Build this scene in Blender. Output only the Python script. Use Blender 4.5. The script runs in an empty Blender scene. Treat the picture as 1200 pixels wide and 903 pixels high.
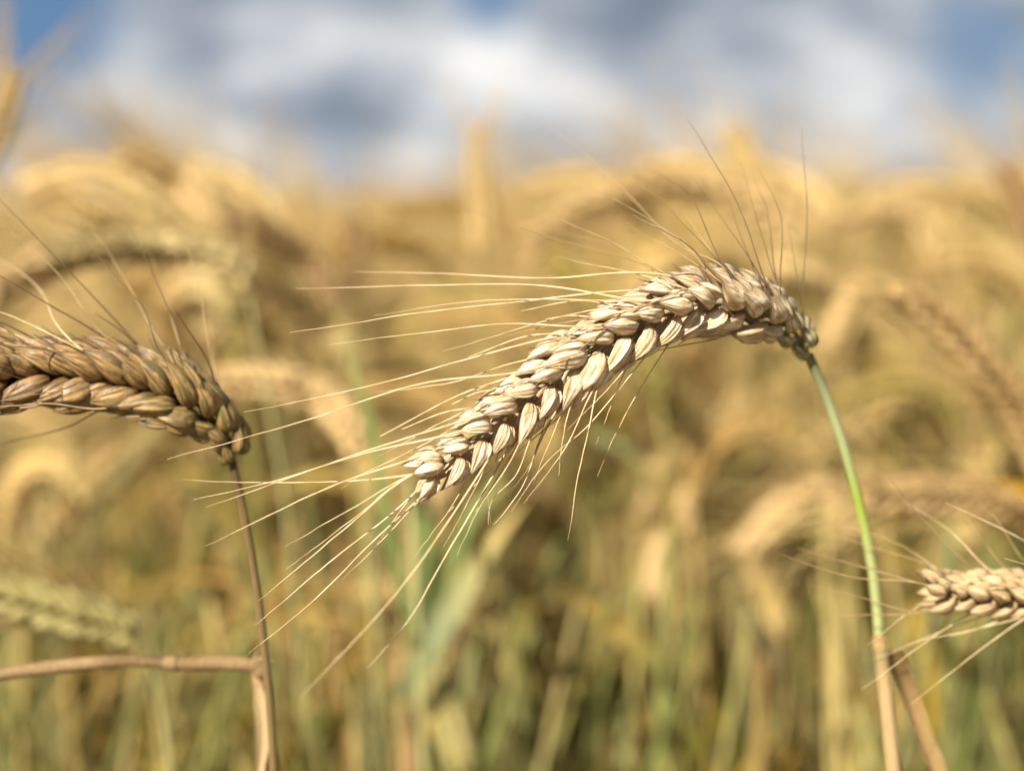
import bpy, math, random
import numpy as np
from mathutils import Vector, Matrix

S = bpy.context.scene
C = S.collection
R = math.radians

# ------------------------------------------------------------------ camera
CAM_H, PITCH, LENS = 0.84, R(7.4), 50.0
FOCUS, FSTOP = 0.360, 4.2
cam_d = bpy.data.cameras.new('camera')
cam = bpy.data.objects.new('camera', cam_d)
C.objects.link(cam)
cam.location = (0, 0, CAM_H)
cam.rotation_euler = (math.pi / 2 - PITCH, 0, 0)
cam_d.lens = LENS
cam_d.sensor_width = 36.0
cam_d.clip_start = 0.01
cam_d.clip_end = 5000.0
cam_d.dof.use_dof = True
cam_d.dof.focus_distance = FOCUS
cam_d.dof.aperture_fstop = FSTOP
cam_d.dof.aperture_blades = 0
S.camera = cam

FPX = 1200 * LENS / 36.0
CAMP = np.array([0.0, 0.0, CAM_H])
FWD = np.array([0, math.cos(PITCH), -math.sin(PITCH)])
UPV = np.array([0, math.sin(PITCH), math.cos(PITCH)])
RGT = np.array([1.0, 0, 0])


def P(px, py, d):
    """a point seen at pixel (px, py) of the 1200 x 903 photograph, d metres into the scene"""
    return CAMP + d * (FWD + (px - 600) / FPX * RGT + (451.5 - py) / FPX * UPV)


def proj(p):
    q = np.asarray(p) - CAMP
    d = q @ FWD
    return 600 + FPX * (q @ RGT) / d, 451.5 - FPX * (q @ UPV) / d, d


# ------------------------------------------------------------------ sun, sky, exposure
SUN_DIR = np.array([-0.50, -0.68, 0.67]); SUN_DIR /= np.linalg.norm(SUN_DIR)
sun_el = math.asin(SUN_DIR[2]); sun_az = math.atan2(SUN_DIR[0], SUN_DIR[1])
sd = bpy.data.lights.new('sun', 'SUN')
sd.energy = 5.0
sd.angle = R(0.5)
sd.color = (1.0, 0.945, 0.86)
so = bpy.data.objects.new('sun', sd)
C.objects.link(so)
so.location = (-3, -3, 6)
so.rotation_euler = Vector(-SUN_DIR).to_track_quat('-Z', 'Y').to_euler()

S.view_settings.view_transform = 'Standard'
S.view_settings.look = 'None'
S.view_settings.gamma = 1.0
S.view_settings.use_curve_mapping = False
S.view_settings.exposure = 1.10

W = bpy.data.worlds.new('World')
S.world = W
W.use_nodes = True
nt = W.node_tree
nt.nodes.clear()


class NT:
    """tiny helper for building node trees"""
    def __init__(self, tree):
        self.t = tree

    def n(self, typ, **kw):
        nd = self.t.nodes.new(typ)
        for k, v in kw.items():
            setattr(nd, k, v)
        return nd

    def put(self, sock, v):
        if isinstance(v, bpy.types.NodeSocket):
            self.t.links.new(v, sock)
        else:
            sock.default_value = v

    def math(self, op, a, b=0.0, c=None, clamp=False):
        nd = self.n('ShaderNodeMath', operation=op, use_clamp=clamp)
        self.put(nd.inputs[0], a); self.put(nd.inputs[1], b)
        if c is not None:
            self.put(nd.inputs[2], c)
        return nd.outputs[0]

    def mix(self, f, a, b, blend='MIX'):
        nd = self.n('ShaderNodeMix', data_type='RGBA', blend_type=blend)
        self.put(nd.inputs[0], f)
        self.put(nd.inputs[6], a if isinstance(a, bpy.types.NodeSocket) else (*a, 1.0))
        self.put(nd.inputs[7], b if isinstance(b, bpy.types.NodeSocket) else (*b, 1.0))
        return nd.outputs[2]

    def ss(self, x, lo, hi, a=0.0, b=1.0):
        nd = self.n('ShaderNodeMapRange', interpolation_type='SMOOTHSTEP')
        self.put(nd.inputs[0], x)
        nd.inputs[1].default_value = lo; nd.inputs[2].default_value = hi
        nd.inputs[3].default_value = a; nd.inputs[4].default_value = b
        return nd.outputs[0]

    def attr(self, name):
        return self.n('ShaderNodeAttribute', attribute_name=name).outputs['Fac']

    def noise(self, vec, scale, detail=3.0, rough=0.5):
        nd = self.n('ShaderNodeTexNoise')
        if vec is not None:
            self.put(nd.inputs['Vector'], vec)
        nd.inputs['Scale'].default_value = scale
        nd.inputs['Detail'].default_value = detail
        nd.inputs['Roughness'].default_value = rough
        return nd.outputs['Fac']

    def xyz(self, x, y, z):
        nd = self.n('ShaderNodeCombineXYZ')
        self.put(nd.inputs[0], x); self.put(nd.inputs[1], y); self.put(nd.inputs[2], z)
        return nd.outputs[0]

    def ramp(self, f, stops):
        nd = self.n('ShaderNodeValToRGB')
        el = nd.color_ramp.elements
        while len(el) < len(stops):
            el.new(0.5)
        for e, (p, c) in zip(el, stops):
            e.position = p
            e.color = (*c, 1.0)
        self.put(nd.inputs[0], f)
        return nd.outputs[0]


w = NT(nt)
sky = w.n('ShaderNodeTexSky', sky_type='NISHITA')
sky.sun_disc = False
sky.sun_elevation = sun_el
sky.sun_rotation = sun_az
sky.air_density = 1.0; sky.dust_density = 0.6; sky.ozone_density = 1.6
geo = w.n('ShaderNodeTexCoord')
dirv = geo.outputs['Generated']
mp = w.n('ShaderNodeMapping')
mp.inputs['Scale'].default_value = (1.0, 1.0, 2.3)
nt.links.new(dirv, mp.inputs[0])
n1 = w.noise(mp.outputs[0], 7.0, 5.0, 0.55)
n2 = w.noise(mp.outputs[0], 21.0, 6.0, 0.62)
nsum = w.math('ADD', w.math('MULTIPLY', n1, 0.4), w.math('MULTIPLY', n2, 0.6))


def bump_at(px, py, wx, k):
    """a soft lump of cloud (or a hole) in the direction of a pixel, wx = its angular half width in photo pixels"""
    v = P(px, py, 1.0) - CAMP
    v = v / np.linalg.norm(v)
    dn = w.n('ShaderNodeVectorMath', operation='DISTANCE')
    w.put(dn.inputs[0], dirv)
    dn.inputs[1].default_value = tuple(v)
    f = w.ss(dn.outputs['Value'], 0.0, wx / FPX, k, 0.0)
    return f


# brightness of the cloud deck (lumps lighter, grey undersides darker)
BRIGHT = [(110, 75, 120, .55), (330, 85, 130, .4), (440, 75, 120, .4), (262, 168, 60, .45), (655, 112, 130, .6), (575, 75, 110, .6),
          (985, 90, 130, .55), (820, 140, 120, .5), (1090, 130, 130, .40), (560, 170, 120, .3), (480, 160, 140, .15), (330, 20, 120, .30),
          (960, 25, 150, -.4), (760, 10, 140, -.35), (250, 25, 150, -.2), (420, 135, 90, -.55), (620, 155, 80, -.5), (905, 115, 80, -.15),
          (1150, 30, 120, -.3), (120, 190, 130, -.25), (340, 140, 80, -.45), (700, 40, 120, -.2), (350, -15, 220, -.2), (480, 10, 120, -.1)]
br = w.math('MULTIPLY', w.math('SUBTRACT', nsum, 0.5), 3.8)
for b in BRIGHT:
    br = w.math('ADD', br, bump_at(*b))
cloud = w.ramp(w.math('ADD', w.math('MULTIPLY', br, 0.5), 0.50, clamp=True),
               [(0.0, (1.2, 1.55, 2.05)), (0.3, (2.1, 2.5, 3.05)), (0.55, (3.9, 4.2, 4.6)), (0.78, (6.2, 6.25, 6.25)), (1.0, (8.6, 8.4, 8.1))])
# where the deck is torn open and blue shows
HOLES = [(25, -5, 185, 1.6), (575, -5, 95, 1.0), (1135, 95, 130, .75), (1120, -5, 100, .4), (1190, 210, 80, .3), (1210, 40, 90, .35)]
op = w.math('MULTIPLY', w.math('SUBTRACT', n2, 0.5), 0.7)
for h in HOLES:
    op = w.math('ADD', op, bump_at(*h))
hole = w.ss(op, 0.25, 1.1)
skyc = w.mix(0.8, sky.outputs[0], (0.45, 1.25, 2.8))
col = w.mix(hole, cloud, skyc)
bg = w.n('ShaderNodeBackground')
w.put(bg.inputs['Color'], col)
bg.inputs['Strength'].default_value = 0.060
wo = w.n('ShaderNodeOutputWorld')
nt.links.new(bg.outputs[0], wo.inputs[0])


# ------------------------------------------------------------------ materials
def new_mat(name):
    m = bpy.data.materials.new(name)
    m.use_nodes = True
    m.node_tree.nodes.clear()
    return m, NT(m.node_tree)


def finish(k, color, rough, transl=0.0, bump=None, bump_s=0.3, bump_d=0.0003, spec=0.3, tcol=None):
    p = k.n('ShaderNodeBsdfPrincipled')
    k.put(p.inputs['Base Color'], color)
    k.put(p.inputs['Roughness'], rough)
    p.inputs['Specular IOR Level'].default_value = spec
    if bump is not None:
        bn = k.n('ShaderNodeBump')
        bn.inputs['Strength'].default_value = bump_s
        bn.inputs['Distance'].default_value = bump_d
        k.put(bn.inputs['Height'], bump)
        k.t.links.new(bn.outputs[0], p.inputs['Normal'])
    out = k.n('ShaderNodeOutputMaterial')
    sh = p.outputs[0]
    if transl > 0:
        tr = k.n('ShaderNodeBsdfTranslucent')
        k.put(tr.inputs[0], tcol if tcol is not None else color)
        mx = k.n('ShaderNodeMixShader')
        mx.inputs[0].default_value = transl
        k.t.links.new(sh, mx.inputs[1]); k.t.links.new(tr.outputs[0], mx.inputs[2])
        sh = mx.outputs[0]
    k.t.links.new(sh, out.inputs[0])


def rnd(k):
    oi = k.n('ShaderNodeObjectInfo')
    return k.math('FRACT', k.math('ADD', k.attr('pr'), oi.outputs['Random']))


def husk_material(name, cream, tan, dark, grey, transl=0.12, spec=0.4):
    m, k = new_mat(name)
    hu, hv, hr, hg = (k.attr(a) for a in ('hu', 'hv', 'hr', 'hg'))
    vec = k.xyz(k.math('ADD', k.math('MULTIPLY', hu, 11.0), k.math('MULTIPLY', hr, 37.0)), k.math('MULTIPLY', hv, 1.5), k.math('MULTIPLY', hr, 23.0))
    st = k.noise(vec, 1.6, 4.0, 0.6)
    blot = k.noise(k.xyz(k.math('MULTIPLY', hu, 3.0), k.math('MULTIPLY', hv, 4.0), k.math('MULTIPLY', hr, 51.0)), 1.7, 3.0)
    fine = k.noise(k.xyz(k.math('ADD', k.math('MULTIPLY', hu, 30.0), k.math('MULTIPLY', hr, 77.0)), k.math('MULTIPLY', hv, 1.1), k.math('MULTIPLY', hr, 13.0)), 1.3, 3.0, 0.6)
    c = k.mix(k.ss(st, 0.44, 0.60), cream, tan)
    c = k.mix(k.math('MULTIPLY', k.ss(fine, 0.48, 0.60), 0.75), c, tan)
    c = k.mix(k.math('MULTIPLY', k.ss(blot, 0.52, 0.74), 0.55), c, grey)
    c = k.mix(k.math('MULTIPLY', k.ss(st, 0.66, 0.78), 0.75), c, dark)
    tipb = k.math('MULTIPLY', k.ss(hv, 0.80, 1.0), k.ss(hr, 0.2, 1.0, 0.05, 0.75))
    c = k.mix(tipb, c, dark)
    rim = k.math('ABSOLUTE', k.math('SUBTRACT', hu, 0.25))
    c = k.mix(k.math('MULTIPLY', k.ss(rim, 0.20, 0.25), 0.35), c, tan)
    sp = k.noise(k.xyz(k.math('MULTIPLY', hu, 9.0), k.math('MULTIPLY', hv, 12.0), k.math('MULTIPLY', hr, 91.0)), 2.6, 2.0)
    c = k.mix(k.math('MULTIPLY', k.ss(sp, 0.68, 0.74), 0.8), c, dark)
    c = k.mix(k.math('MULTIPLY', k.ss(hv, 0.22, 0.0), 0.6), c, tan)
    c = k.mix(k.math('MULTIPLY', hg, k.ss(st, 0.3, 0.6)), c, (0.12, 0.15, 0.04))  # green tint, mixed darker to paint shade into the ear base
    vr = k.math('SINE', k.math('MULTIPLY', hu, 78.0))
    ht = k.math('ADD', k.math('MULTIPLY', vr, 0.35), k.math('MULTIPLY', st, 1.3))
    finish(k, c, k.ss(blot, 0.3, 0.7, 0.38, 0.6), transl, ht, 0.8, 0.0003, spec)
    return m


M_HUSK = husk_material('ripe_husk', (0.84, 0.695, 0.49), (0.47, 0.295, 0.12), (0.13, 0.065, 0.022), (0.36, 0.285, 0.21))
M_HUSK_BROWN = husk_material('brown_husk', (0.34, 0.20, 0.066), (0.105, 0.054, 0.015), (0.04, 0.022, 0.008), (0.13, 0.085, 0.045), 0.03, 0.5)
M_HUSK_PALE = husk_material('pale_husk', (0.72, 0.55, 0.31), (0.50, 0.32, 0.14), (0.2, 0.11, 0.05), (0.42, 0.33, 0.22))


def awn_material(name, a, b):
    m, k = new_mat(name)
    hv = k.attr('hv'); hr = k.attr('hr')
    f = k.noise(k.xyz(k.math('MULTIPLY', hv, 9.0), k.math('MULTIPLY', hr, 40.0), 0.0), 1.0, 2.0)
    c = k.mix(k.ss(f, 0.4, 0.68), a, b)
    finish(k, c, 0.45, 0.15, None, spec=0.25)
    return m


M_AWN = awn_material('straw_awn', (0.70, 0.54, 0.31), (0.50, 0.34, 0.15))
M_AWN_BROWN = awn_material('brown_awn', (0.13, 0.08, 0.036), (0.085, 0.05, 0.022))
M_AWN_GREEN = awn_material('tan_awn', (0.40, 0.28, 0.125), (0.28, 0.185, 0.08))


def field_ear_material():
    m, k = new_mat('field_ear')
    r = rnd(k)
    c = k.ramp(r, [(0.0, (0.62, 0.42, 0.135)), (0.22, (0.76, 0.55, 0.24)), (0.45, (0.34, 0.20, 0.045)), (0.62, (0.80, 0.60, 0.28)),
                   (0.8, (0.66, 0.47, 0.17)), (0.92, (0.34, 0.27, 0.06)), (1.0, (0.62, 0.43, 0.14))])
    st = k.noise(k.xyz(k.math('MULTIPLY', k.attr('hu'), 8.0), k.attr('hv'), k.math('MULTIPLY', k.attr('hr'), 33.0)), 1.8, 3.0)
    c = k.mix(k.ss(st, 0.45, 0.75), c, k.mix(0.55, c, (0.26, 0.14, 0.03)))
    c = k.mix(k.math('MULTIPLY', k.attr('hg'), 0.8), c, (0.17, 0.20, 0.055))
    finish(k, c, 0.5, 0.15, None, spec=0.3)
    return m


def field_stem_material():
    m, k = new_mat('field_stem')
    r = k.math('FRACT', k.math('ADD', k.math('MULTIPLY', rnd(k), 7.31), 0.13))
    c = k.ramp(r, [(0.0, (0.10, 0.12, 0.03)), (0.2, (0.30, 0.27, 0.075)), (0.36, (0.54, 0.40, 0.15)), (0.5, (0.07, 0.055, 0.02)), (0.64, (0.25, 0.28, 0.115)), (0.78, (0.40, 0.23, 0.08)), (0.9, (0.12, 0.18, 0.04)), (1.0, (0.38, 0.31, 0.11))])  # darkest stops paint in the shade of the gaps between stems
    z = k.noise(k.xyz(k.math('MULTIPLY', k.attr('hv'), 5.0), k.math('MULTIPLY', r, 50.0), 0.0), 1.0, 2.0)
    c = k.mix(k.ss(z, 0.45, 0.7), c, k.mix(0.3, c, (0.40, 0.29, 0.09)))
    finish(k, c, 0.45, 0.0, None, spec=0.35)
    return m


def field_leaf_material():
    m, k = new_mat('field_leaf')
    oi = k.n('ShaderNodeObjectInfo')
    r = k.math('FRACT', k.math('ADD', k.math('MULTIPLY', k.math('ADD', k.attr('pr'), oi.outputs['Random']), 3.7), k.attr('hr')))
    c = k.ramp(r, [(0.0, (0.50, 0.30, 0.03)), (0.16, (0.12, 0.14, 0.03)), (0.27, (0.27, 0.28, 0.11)), (0.42, (0.07, 0.048, 0.015)), (0.56, (0.54, 0.36, 0.085)), (0.68, (0.24, 0.19, 0.035)),  # near-black brown leaves deepen the shade among the stems by colour
                   (0.8, (0.36, 0.20, 0.06)), (0.9, (0.09, 0.13, 0.025)), (1.0, (0.46, 0.29, 0.03))])
    z = k.noise(k.xyz(k.math('MULTIPLY', k.attr('hv'), 4.0), k.math('MULTIPLY', k.attr('hu'), 6.0), k.math('MULTIPLY', r, 50.0)), 1.0, 3.0)
    c = k.mix(k.ss(z, 0.46, 0.7), c, k.mix(0.35, c, (0.42, 0.27, 0.06)))
    finish(k, c, 0.55, 0.25, None, spec=0.15)
    return m


M_BEARD = awn_material('field_beard', (0.55, 0.39, 0.155), (0.42, 0.28, 0.095))
M_EAR, M_STEM, M_LEAF = field_ear_material(), field_stem_material(), field_leaf_material()


def blade_material(name, stops, transl=0.3, rough=0.45, speck=0.35):
    """a stem, sheath or leaf whose colour changes along its length"""
    m, k = new_mat(name)
    hv = k.attr('hv')
    z = k.noise(k.xyz(k.math('MULTIPLY', k.attr('hu'), 14.0), k.math('MULTIPLY', hv, 2.5), k.math('MULTIPLY', k.attr('hr'), 20.0)), 1.0, 4.0, 0.6)
    c = k.ramp(hv, stops)
    c = k.mix(k.math('MULTIPLY', k.ss(z, 0.45, 0.75), speck), c, (0.30, 0.19, 0.08))
    bl = k.noise(k.xyz(k.math('MULTIPLY', k.attr('hu'), 4.0), k.math('MULTIPLY', hv, 85.0), k.math('MULTIPLY', k.attr('hr'), 20.0)), 1.0, 5.0, 0.7)
    c = k.mix(k.math('MULTIPLY', k.ss(bl, 0.50, 0.72), 0.6 * speck), c, (0.09, 0.055, 0.025))
    c = k.mix(k.math('MULTIPLY', k.ss(bl, 0.46, 0.28), 0.5 * speck), c, (0.50, 0.38, 0.20))
    finish(k, c, rough, transl, z, 0.55, 0.0003, 0.12)
    return m


def ground_material():
    m, k = new_mat('soil')
    tc = k.n('ShaderNodeTexCoord').outputs['Object']
    a = k.noise(tc, 9.0, 6.0, 0.6)
    b = k.noise(tc, 90.0, 4.0, 0.6)
    c = k.mix(k.ss(a, 0.3, 0.7), (0.085, 0.06, 0.035), (0.17, 0.12, 0.06))
    c = k.mix(k.ss(b, 0.5, 0.7), c, (0.30, 0.21, 0.09))
    finish(k, c, 0.9, 0, b, 0.6, 0.01)
    return m


def crop_material():
    m, k = new_mat('far_crop')
    tc = k.n('ShaderNodeTexCoord').outputs['Object']
    a = k.noise(tc, 0.35, 5.0, 0.65)
    b = k.noise(tc, 6.0, 4.0, 0.6)
    c = k.mix(k.ss(a, 0.35, 0.65), (0.60, 0.39, 0.12), (0.72, 0.50, 0.19))
    c = k.mix(k.ss(b, 0.45, 0.7), c, (0.40, 0.26, 0.09))
    finish(k, c, 0.8, 0, b, 1.0, 0.1)
    return m


# ------------------------------------------------------------------ geometry helpers
def unit(v):
    v = np.asarray(v, float)
    return v / (np.linalg.norm(v) + 1e-12)


def spline(pts, n, closed_len=True):
    """Catmull-Rom through pts, n points evenly spaced by length"""
    p = np.asarray(pts, float)
    if len(p) == 2:
        t = np.linspace(0, 1, n)[:, None]
        return p[0] * (1 - t) + p[1] * t
    h = np.maximum(np.linalg.norm(np.diff(p, axis=0), axis=1), 1e-9)
    dl = np.diff(p, axis=0) / h[:, None]
    m = np.vstack([dl[:1], (h[1:, None] * dl[:-1] + h[:-1, None] * dl[1:]) / (h[1:] + h[:-1])[:, None], dl[-1:]])
    out = []
    t = np.linspace(0, 1, 24, endpoint=False)[:, None]
    for i in range(len(p) - 1):
        out.append((2 * t ** 3 - 3 * t ** 2 + 1) * p[i] + (t ** 3 - 2 * t ** 2 + t) * h[i] * m[i] + (-2 * t ** 3 + 3 * t ** 2) * p[i + 1] + (t ** 3 - t ** 2) * h[i] * m[i + 1])
    out = np.vstack(out + [p[-1:]])
    s = np.concatenate([[0], np.cumsum(np.linalg.norm(np.diff(out, axis=0), axis=1))])
    u = np.linspace(0, s[-1], n)
    return np.stack([np.interp(u, s, out[:, j]) for j in range(3)], 1)


def tangents(p):
    t = np.gradient(p, axis=0)
    return t / (np.linalg.norm(t, axis=1, keepdims=True) + 1e-12)


def frames(p, ref):
    """tangent, and two normals; the first normal stays close to ref"""
    t = tangents(p)
    b = ref[None, :] - (t @ ref)[:, None] * t
    nb = np.linalg.norm(b, axis=1, keepdims=True)
    b = b / np.maximum(nb, 1e-9)
    a = np.cross(t, b)
    return t, a, b


class Geo:
    """quads with per-vertex hu, hv, hr, hg, pr and a material index per face"""
    def __init__(self):
        self.v, self.f, self.at, self.mi, self.n = [], [], [], [], 0

    def add(self, v, f, hu, hv, hr=0.0, hg=0.0, mi=0):
        m = len(v)
        self.v.append(v)
        self.f.append(np.asarray(f) + self.n)
        at = np.zeros((m, 5), np.float32)
        at[:, 0] = hu; at[:, 1] = hv; at[:, 2] = hr; at[:, 3] = hg
        self.at.append(at)
        self.mi.append(np.full(len(f), mi, np.int32))
        self.n += m

    def join(self, g):
        for v, f, a, mi in zip(*g.arrays_list()):
            self.v.append(v); self.f.append(f + self.n); self.at.append(a); self.mi.append(mi)
            self.n += len(v)

    def arrays_list(self):
        v, f, a, mi = self.arrays()
        return [v], [f], [a], [mi]

    def arrays(self):
        return np.vstack(self.v), np.vstack(self.f), np.vstack(self.at), np.concatenate(self.mi)

    def mesh(self, name, mats):
        v, f, at, mi = self.arrays()
        return quad_mesh(name, v, f, at, mi, mats)


def quad_mesh(name, v, f, at, mi, mats):
    me = bpy.data.meshes.new(name)
    nv, nf = len(v), len(f)
    me.vertices.add(nv); me.loops.add(nf * 4); me.polygons.add(nf)
    me.vertices.foreach_set('co', np.ascontiguousarray(v, np.float32).ravel())
    me.loops.foreach_set('vertex_index', np.ascontiguousarray(f, np.int32).ravel())
    me.polygons.foreach_set('loop_start', np.arange(0, nf * 4, 4, dtype=np.int32))
    me.polygons.foreach_set('use_smooth', np.ones(nf, bool))
    for m in mats:
        me.materials.append(m)
    me.polygons.foreach_set('material_index', np.ascontiguousarray(mi, np.int32))
    for j, nm in enumerate(('hu', 'hv', 'hr', 'hg', 'pr')):
        a = me.attributes.new(nm, 'FLOAT', 'POINT')
        a.data.foreach_set('value', np.ascontiguousarray(at[:, j], np.float32))
    me.update(calc_edges=True)
    return me


def obj(name, g, mats, parent=None):
    me = g.mesh(name, mats)
    o = bpy.data.objects.new(name, me)
    C.objects.link(o)
    if parent is not None:
        o.parent = parent
    return o


def thing(name, label, cat, group=None, loc=(0, 0, 0)):
    o = bpy.data.objects.new(name, None)
    C.objects.link(o)
    o.empty_display_size = 0.02
    o.location = loc
    o['label'] = label
    o['category'] = cat
    if group:
        o['group'] = group
    return o


_grid_cache = {}


def grid_faces(nr, nc, wrap):
    key = (nr, nc, wrap)
    if key not in _grid_cache:
        f = []
        for i in range(nr - 1):
            for j in range(nc if wrap else nc - 1):
                k = (j + 1) % nc
                f.append((i * nc + j, i * nc + k, (i + 1) * nc + k, (i + 1) * nc + j))
        _grid_cache[key] = np.array(f)
    return _grid_cache[key]


def tube(g, path, radii, sides=6, hr=0.0, hg=0.0, mi=0, v0=0.0, v1=1.0):
    n = len(path)
    ref = np.array([0.31, -0.9, 0.27])
    t, a, b = frames(path, ref)
    r = np.interp(np.linspace(0, 1, n), np.linspace(0, 1, len(radii)), radii)
    th = np.arange(sides) / sides * 2 * math.pi
    v = path[:, None, :] + r[:, None, None] * (np.cos(th)[None, :, None] * a[:, None, :] + np.sin(th)[None, :, None] * b[:, None, :])
    hu = np.tile(np.arange(sides) / sides, n)
    hv = np.repeat(np.linspace(v0, v1, n), sides)
    g.add(v.reshape(-1, 3), grid_faces(n, sides, True), hu, hv, hr, hg, mi)


def ribbon(g, path, width, ref, fold=0.25, twist=0.0, hr=0.0, mi=0, wprof=None, across=3):
    """a leaf blade with a midrib fold"""
    n = len(path)
    t, a, b = frames(path, unit(ref))
    s = np.linspace(0, 1, n)
    if wprof is None:
        wprof = np.clip(np.minimum(0.55 + s * 3.0, 1.0), 0, 1) * np.clip((1 - s) / 0.55, 0.02, 1) ** 0.8
    w_ = width * 0.5 * wprof
    ang = twist * s
    aa = a * np.cos(ang)[:, None] + b * np.sin(ang)[:, None]
    bb = b * np.cos(ang)[:, None] - a * np.sin(ang)[:, None]
    x = np.linspace(-1, 1, across)
    v = path[:, None, :] + w_[:, None, None] * (x[None, :, None] * aa[:, None, :] + (np.abs(x) * fold)[None, :, None] * bb[:, None, :])
    g.add(v.reshape(-1, 3), grid_faces(n, across, False), np.tile((x + 1) / 2, n), np.repeat(s, across), hr, 0.0, mi)


HV = np.array([0, .06, .16, .3, .45, .6, .75, .87, .95, 1.0])
HP = np.array([.34, .64, .90, 1.0, .95, .80, .55, .31, .16, .06])


def husk(g, root, d, nrm, L, Wd, T, nu, nv, bow, hr, hg, mi=0, flat=0.45, keel=0.22, twist=0.0):
    """one glume or lemma: a keeled boat with a blunt base and a beak"""
    d = unit(d)
    y = unit(nrm - (nrm @ d) * d)
    x = np.cross(y, d)
    if twist:
        x, y = x * math.cos(twist) + y * math.sin(twist), y * math.cos(twist) - x * math.sin(twist)
    v = np.linspace(0, 1, nv)
    pr = np.interp(v, HV, HP)
    u = np.arange(nu) / nu * 2 * math.pi
    cu, su = np.cos(u), np.sin(u)
    tri = (1 - np.abs(cu)) * (0.45 + keel) + np.maximum(su, 0) * (0.72 - keel * 0.5)
    up = np.where(su > 0, tri, flat * su)
    skew = 0.5 * math.sin(hr * 17.0)
    if nu > 8:
        uu, vv_ = u[None, :], v[:, None]
        rip = 1 + 0.055 * np.sin(2 * uu + hr * 40 + 3.5 * vv_) + 0.045 * np.sin(3 * uu - 6 * vv_ + hr * 71) + 0.028 * np.cos(6 * uu + hr * 9)
    else:
        rip = np.ones((nv, nu))
    X = Wd * 0.5 * pr[:, None] * (cu + skew * np.maximum(up, 0) * (1 - np.abs(cu)))[None, :] * rip
    Y = T * pr[:, None] * up[None, :] * rip + bow * L * (np.sin(math.pi * v * 0.9) - 0.35 * v ** 3)[:, None]
    Z = L * v[:, None] + 0 * cu[None, :]
    pts = root + X[..., None] * x + Y[..., None] * y + Z[..., None] * d
    g.add(pts.reshape(-1, 3), grid_faces(nv, nu, True), np.tile(np.arange(nu) / nu, nv), np.repeat(v, nu), hr, hg, mi)
    end = root + d * L * 0.985 + y * bow * L * (math.sin(math.pi * 0.9) - 0.35)
    return end, d


def build_ear(center, ref, n, L, Wd, rng, nu=12, nv=12, div=R(26), size=None, green=None, full=True, rough=1.0):
    """the spikelets of an ear along the polyline center (base to tip), in two rows.
    returns [(Geo, [(tip, direction), ...]), ...]"""
    cp = spline(center, 120)
    t, a, b = frames(cp, unit(ref))
    out = []
    for i in range(n):
        s = (i + 0.8) / (n + 0.55)
        k = int(s * 0.965 * 119)
        c, ti, ai, bi = cp[k], t[k], a[k], b[k]
        side = 1 if i % 2 else -1
        sc = (size(s) if size else 1.0) * (1 + rng.uniform(-.07, .07) * rough)
        l, wd = L * sc, Wd * sc
        hg = green(s) if green else 0.0
        g = Geo()
        tips = []
        jit = lambda m: rng.uniform(-m, m) * rough
        dv = div * (1 + jit(.16)) * (0.45 + 0.55 * min(1, s / .14))
        o = side * ai
        endf = max(0.0, (s - 0.9) / 0.1)
        for kk in ((-1, 1) if full else (1, -1)):
            # lemma that faces +-b
            d = ti * math.cos(dv) + o * math.sin(dv) * (1 - 0.5 * endf) + kk * bi * (0.20 + jit(0.06))
            root = c + o * wd * 0.17 + kk * bi * wd * 0.42 - ti * l * 0.05
            e = husk(g, root, d, kk * bi * 0.85 + o * 0.55, l, wd * 0.98, wd * 0.42, nu, nv, 0.055 + jit(0.02), rng.random(), hg * rng.uniform(.5, 1), twist=jit(0.26), keel=rng.uniform(.15, .42))
            tips.append(e)
            if full:
                # glume, shorter and tight against the lemma's outer flank
                d = ti * math.cos(dv * 1.15) + o * math.sin(dv * 1.15) + kk * bi * (0.10 + jit(0.05))
                root = c + o * wd * 0.44 + kk * bi * wd * 0.46 - ti * l * 0.12
                e2 = husk(g, root, d, kk * bi * 0.6 + o * 0.9, l * rng.uniform(.74, .86), wd * 0.66, wd * 0.36, nu, nv, 0.04, rng.random(), hg * rng.uniform(.6, 1.2), keel=0.45, twist=jit(0.3))
                if rng.random() < 0.6:      # the short toothed beak of a glume
                    bl = l * rng.uniform(0.15, 0.4)
                    q = np.array([e2[0] - e2[1] * l * .03, e2[0] + e2[1] * bl * .5, e2[0] + e2[1] * bl + kk * bi * bl * 0.1])
                    tube(g, spline(q, 4), [wd * .035, wd * .012], 4, rng.random(), hg, 0, 0.9, 1.0)
        # middle floret, further out and tipwards
        d = ti * math.cos(dv * 0.9) + o * math.sin(dv * 0.9)
        root = c + o * wd * 0.52 + ti * l * 0.12 + bi * jit(wd * 0.15)
        e = husk(g, root, d, o, l * 0.92, wd * 0.9, wd * 0.42, nu, nv, 0.05, rng.random(), hg * 0.6, twist=jit(0.3))
        tips.append(e)
        out.append((g, tips))
    return out, cp


def awn_path(base, d, pts_end, n=14):
    pass


# ------------------------------------------------------------------ the setting: soil and far crop
def sheet(name, xs, ys, zf, mat, kind='structure'):
    X, Y = np.meshgrid(xs, ys)
    v = np.stack([X, Y, zf(X, Y)], -1).reshape(-1, 3)
    g = Geo()
    g.add(v, grid_faces(len(ys), len(xs), False), 0, 0)
    o = obj(name, g, [mat])
    o['kind'] = kind
    return o


rs = np.random.RandomState(5)
gx = np.concatenate([-np.geomspace(2500, 3, 22), np.linspace(-2.6, 2.6, 40), np.geomspace(3, 2500, 22)])
gy = np.concatenate([[-60, -20, -8, -4], np.linspace(-2, 4, 60), np.geomspace(4.3, 2500, 30)])
sheet('ground', gx, gy, lambda x, y: 0.012 * np.sin(x * 9 + 2 * np.sin(y * 5)) * np.cos(y * 8.3) * (np.hypot(x, y) < 5), ground_material())


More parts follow.
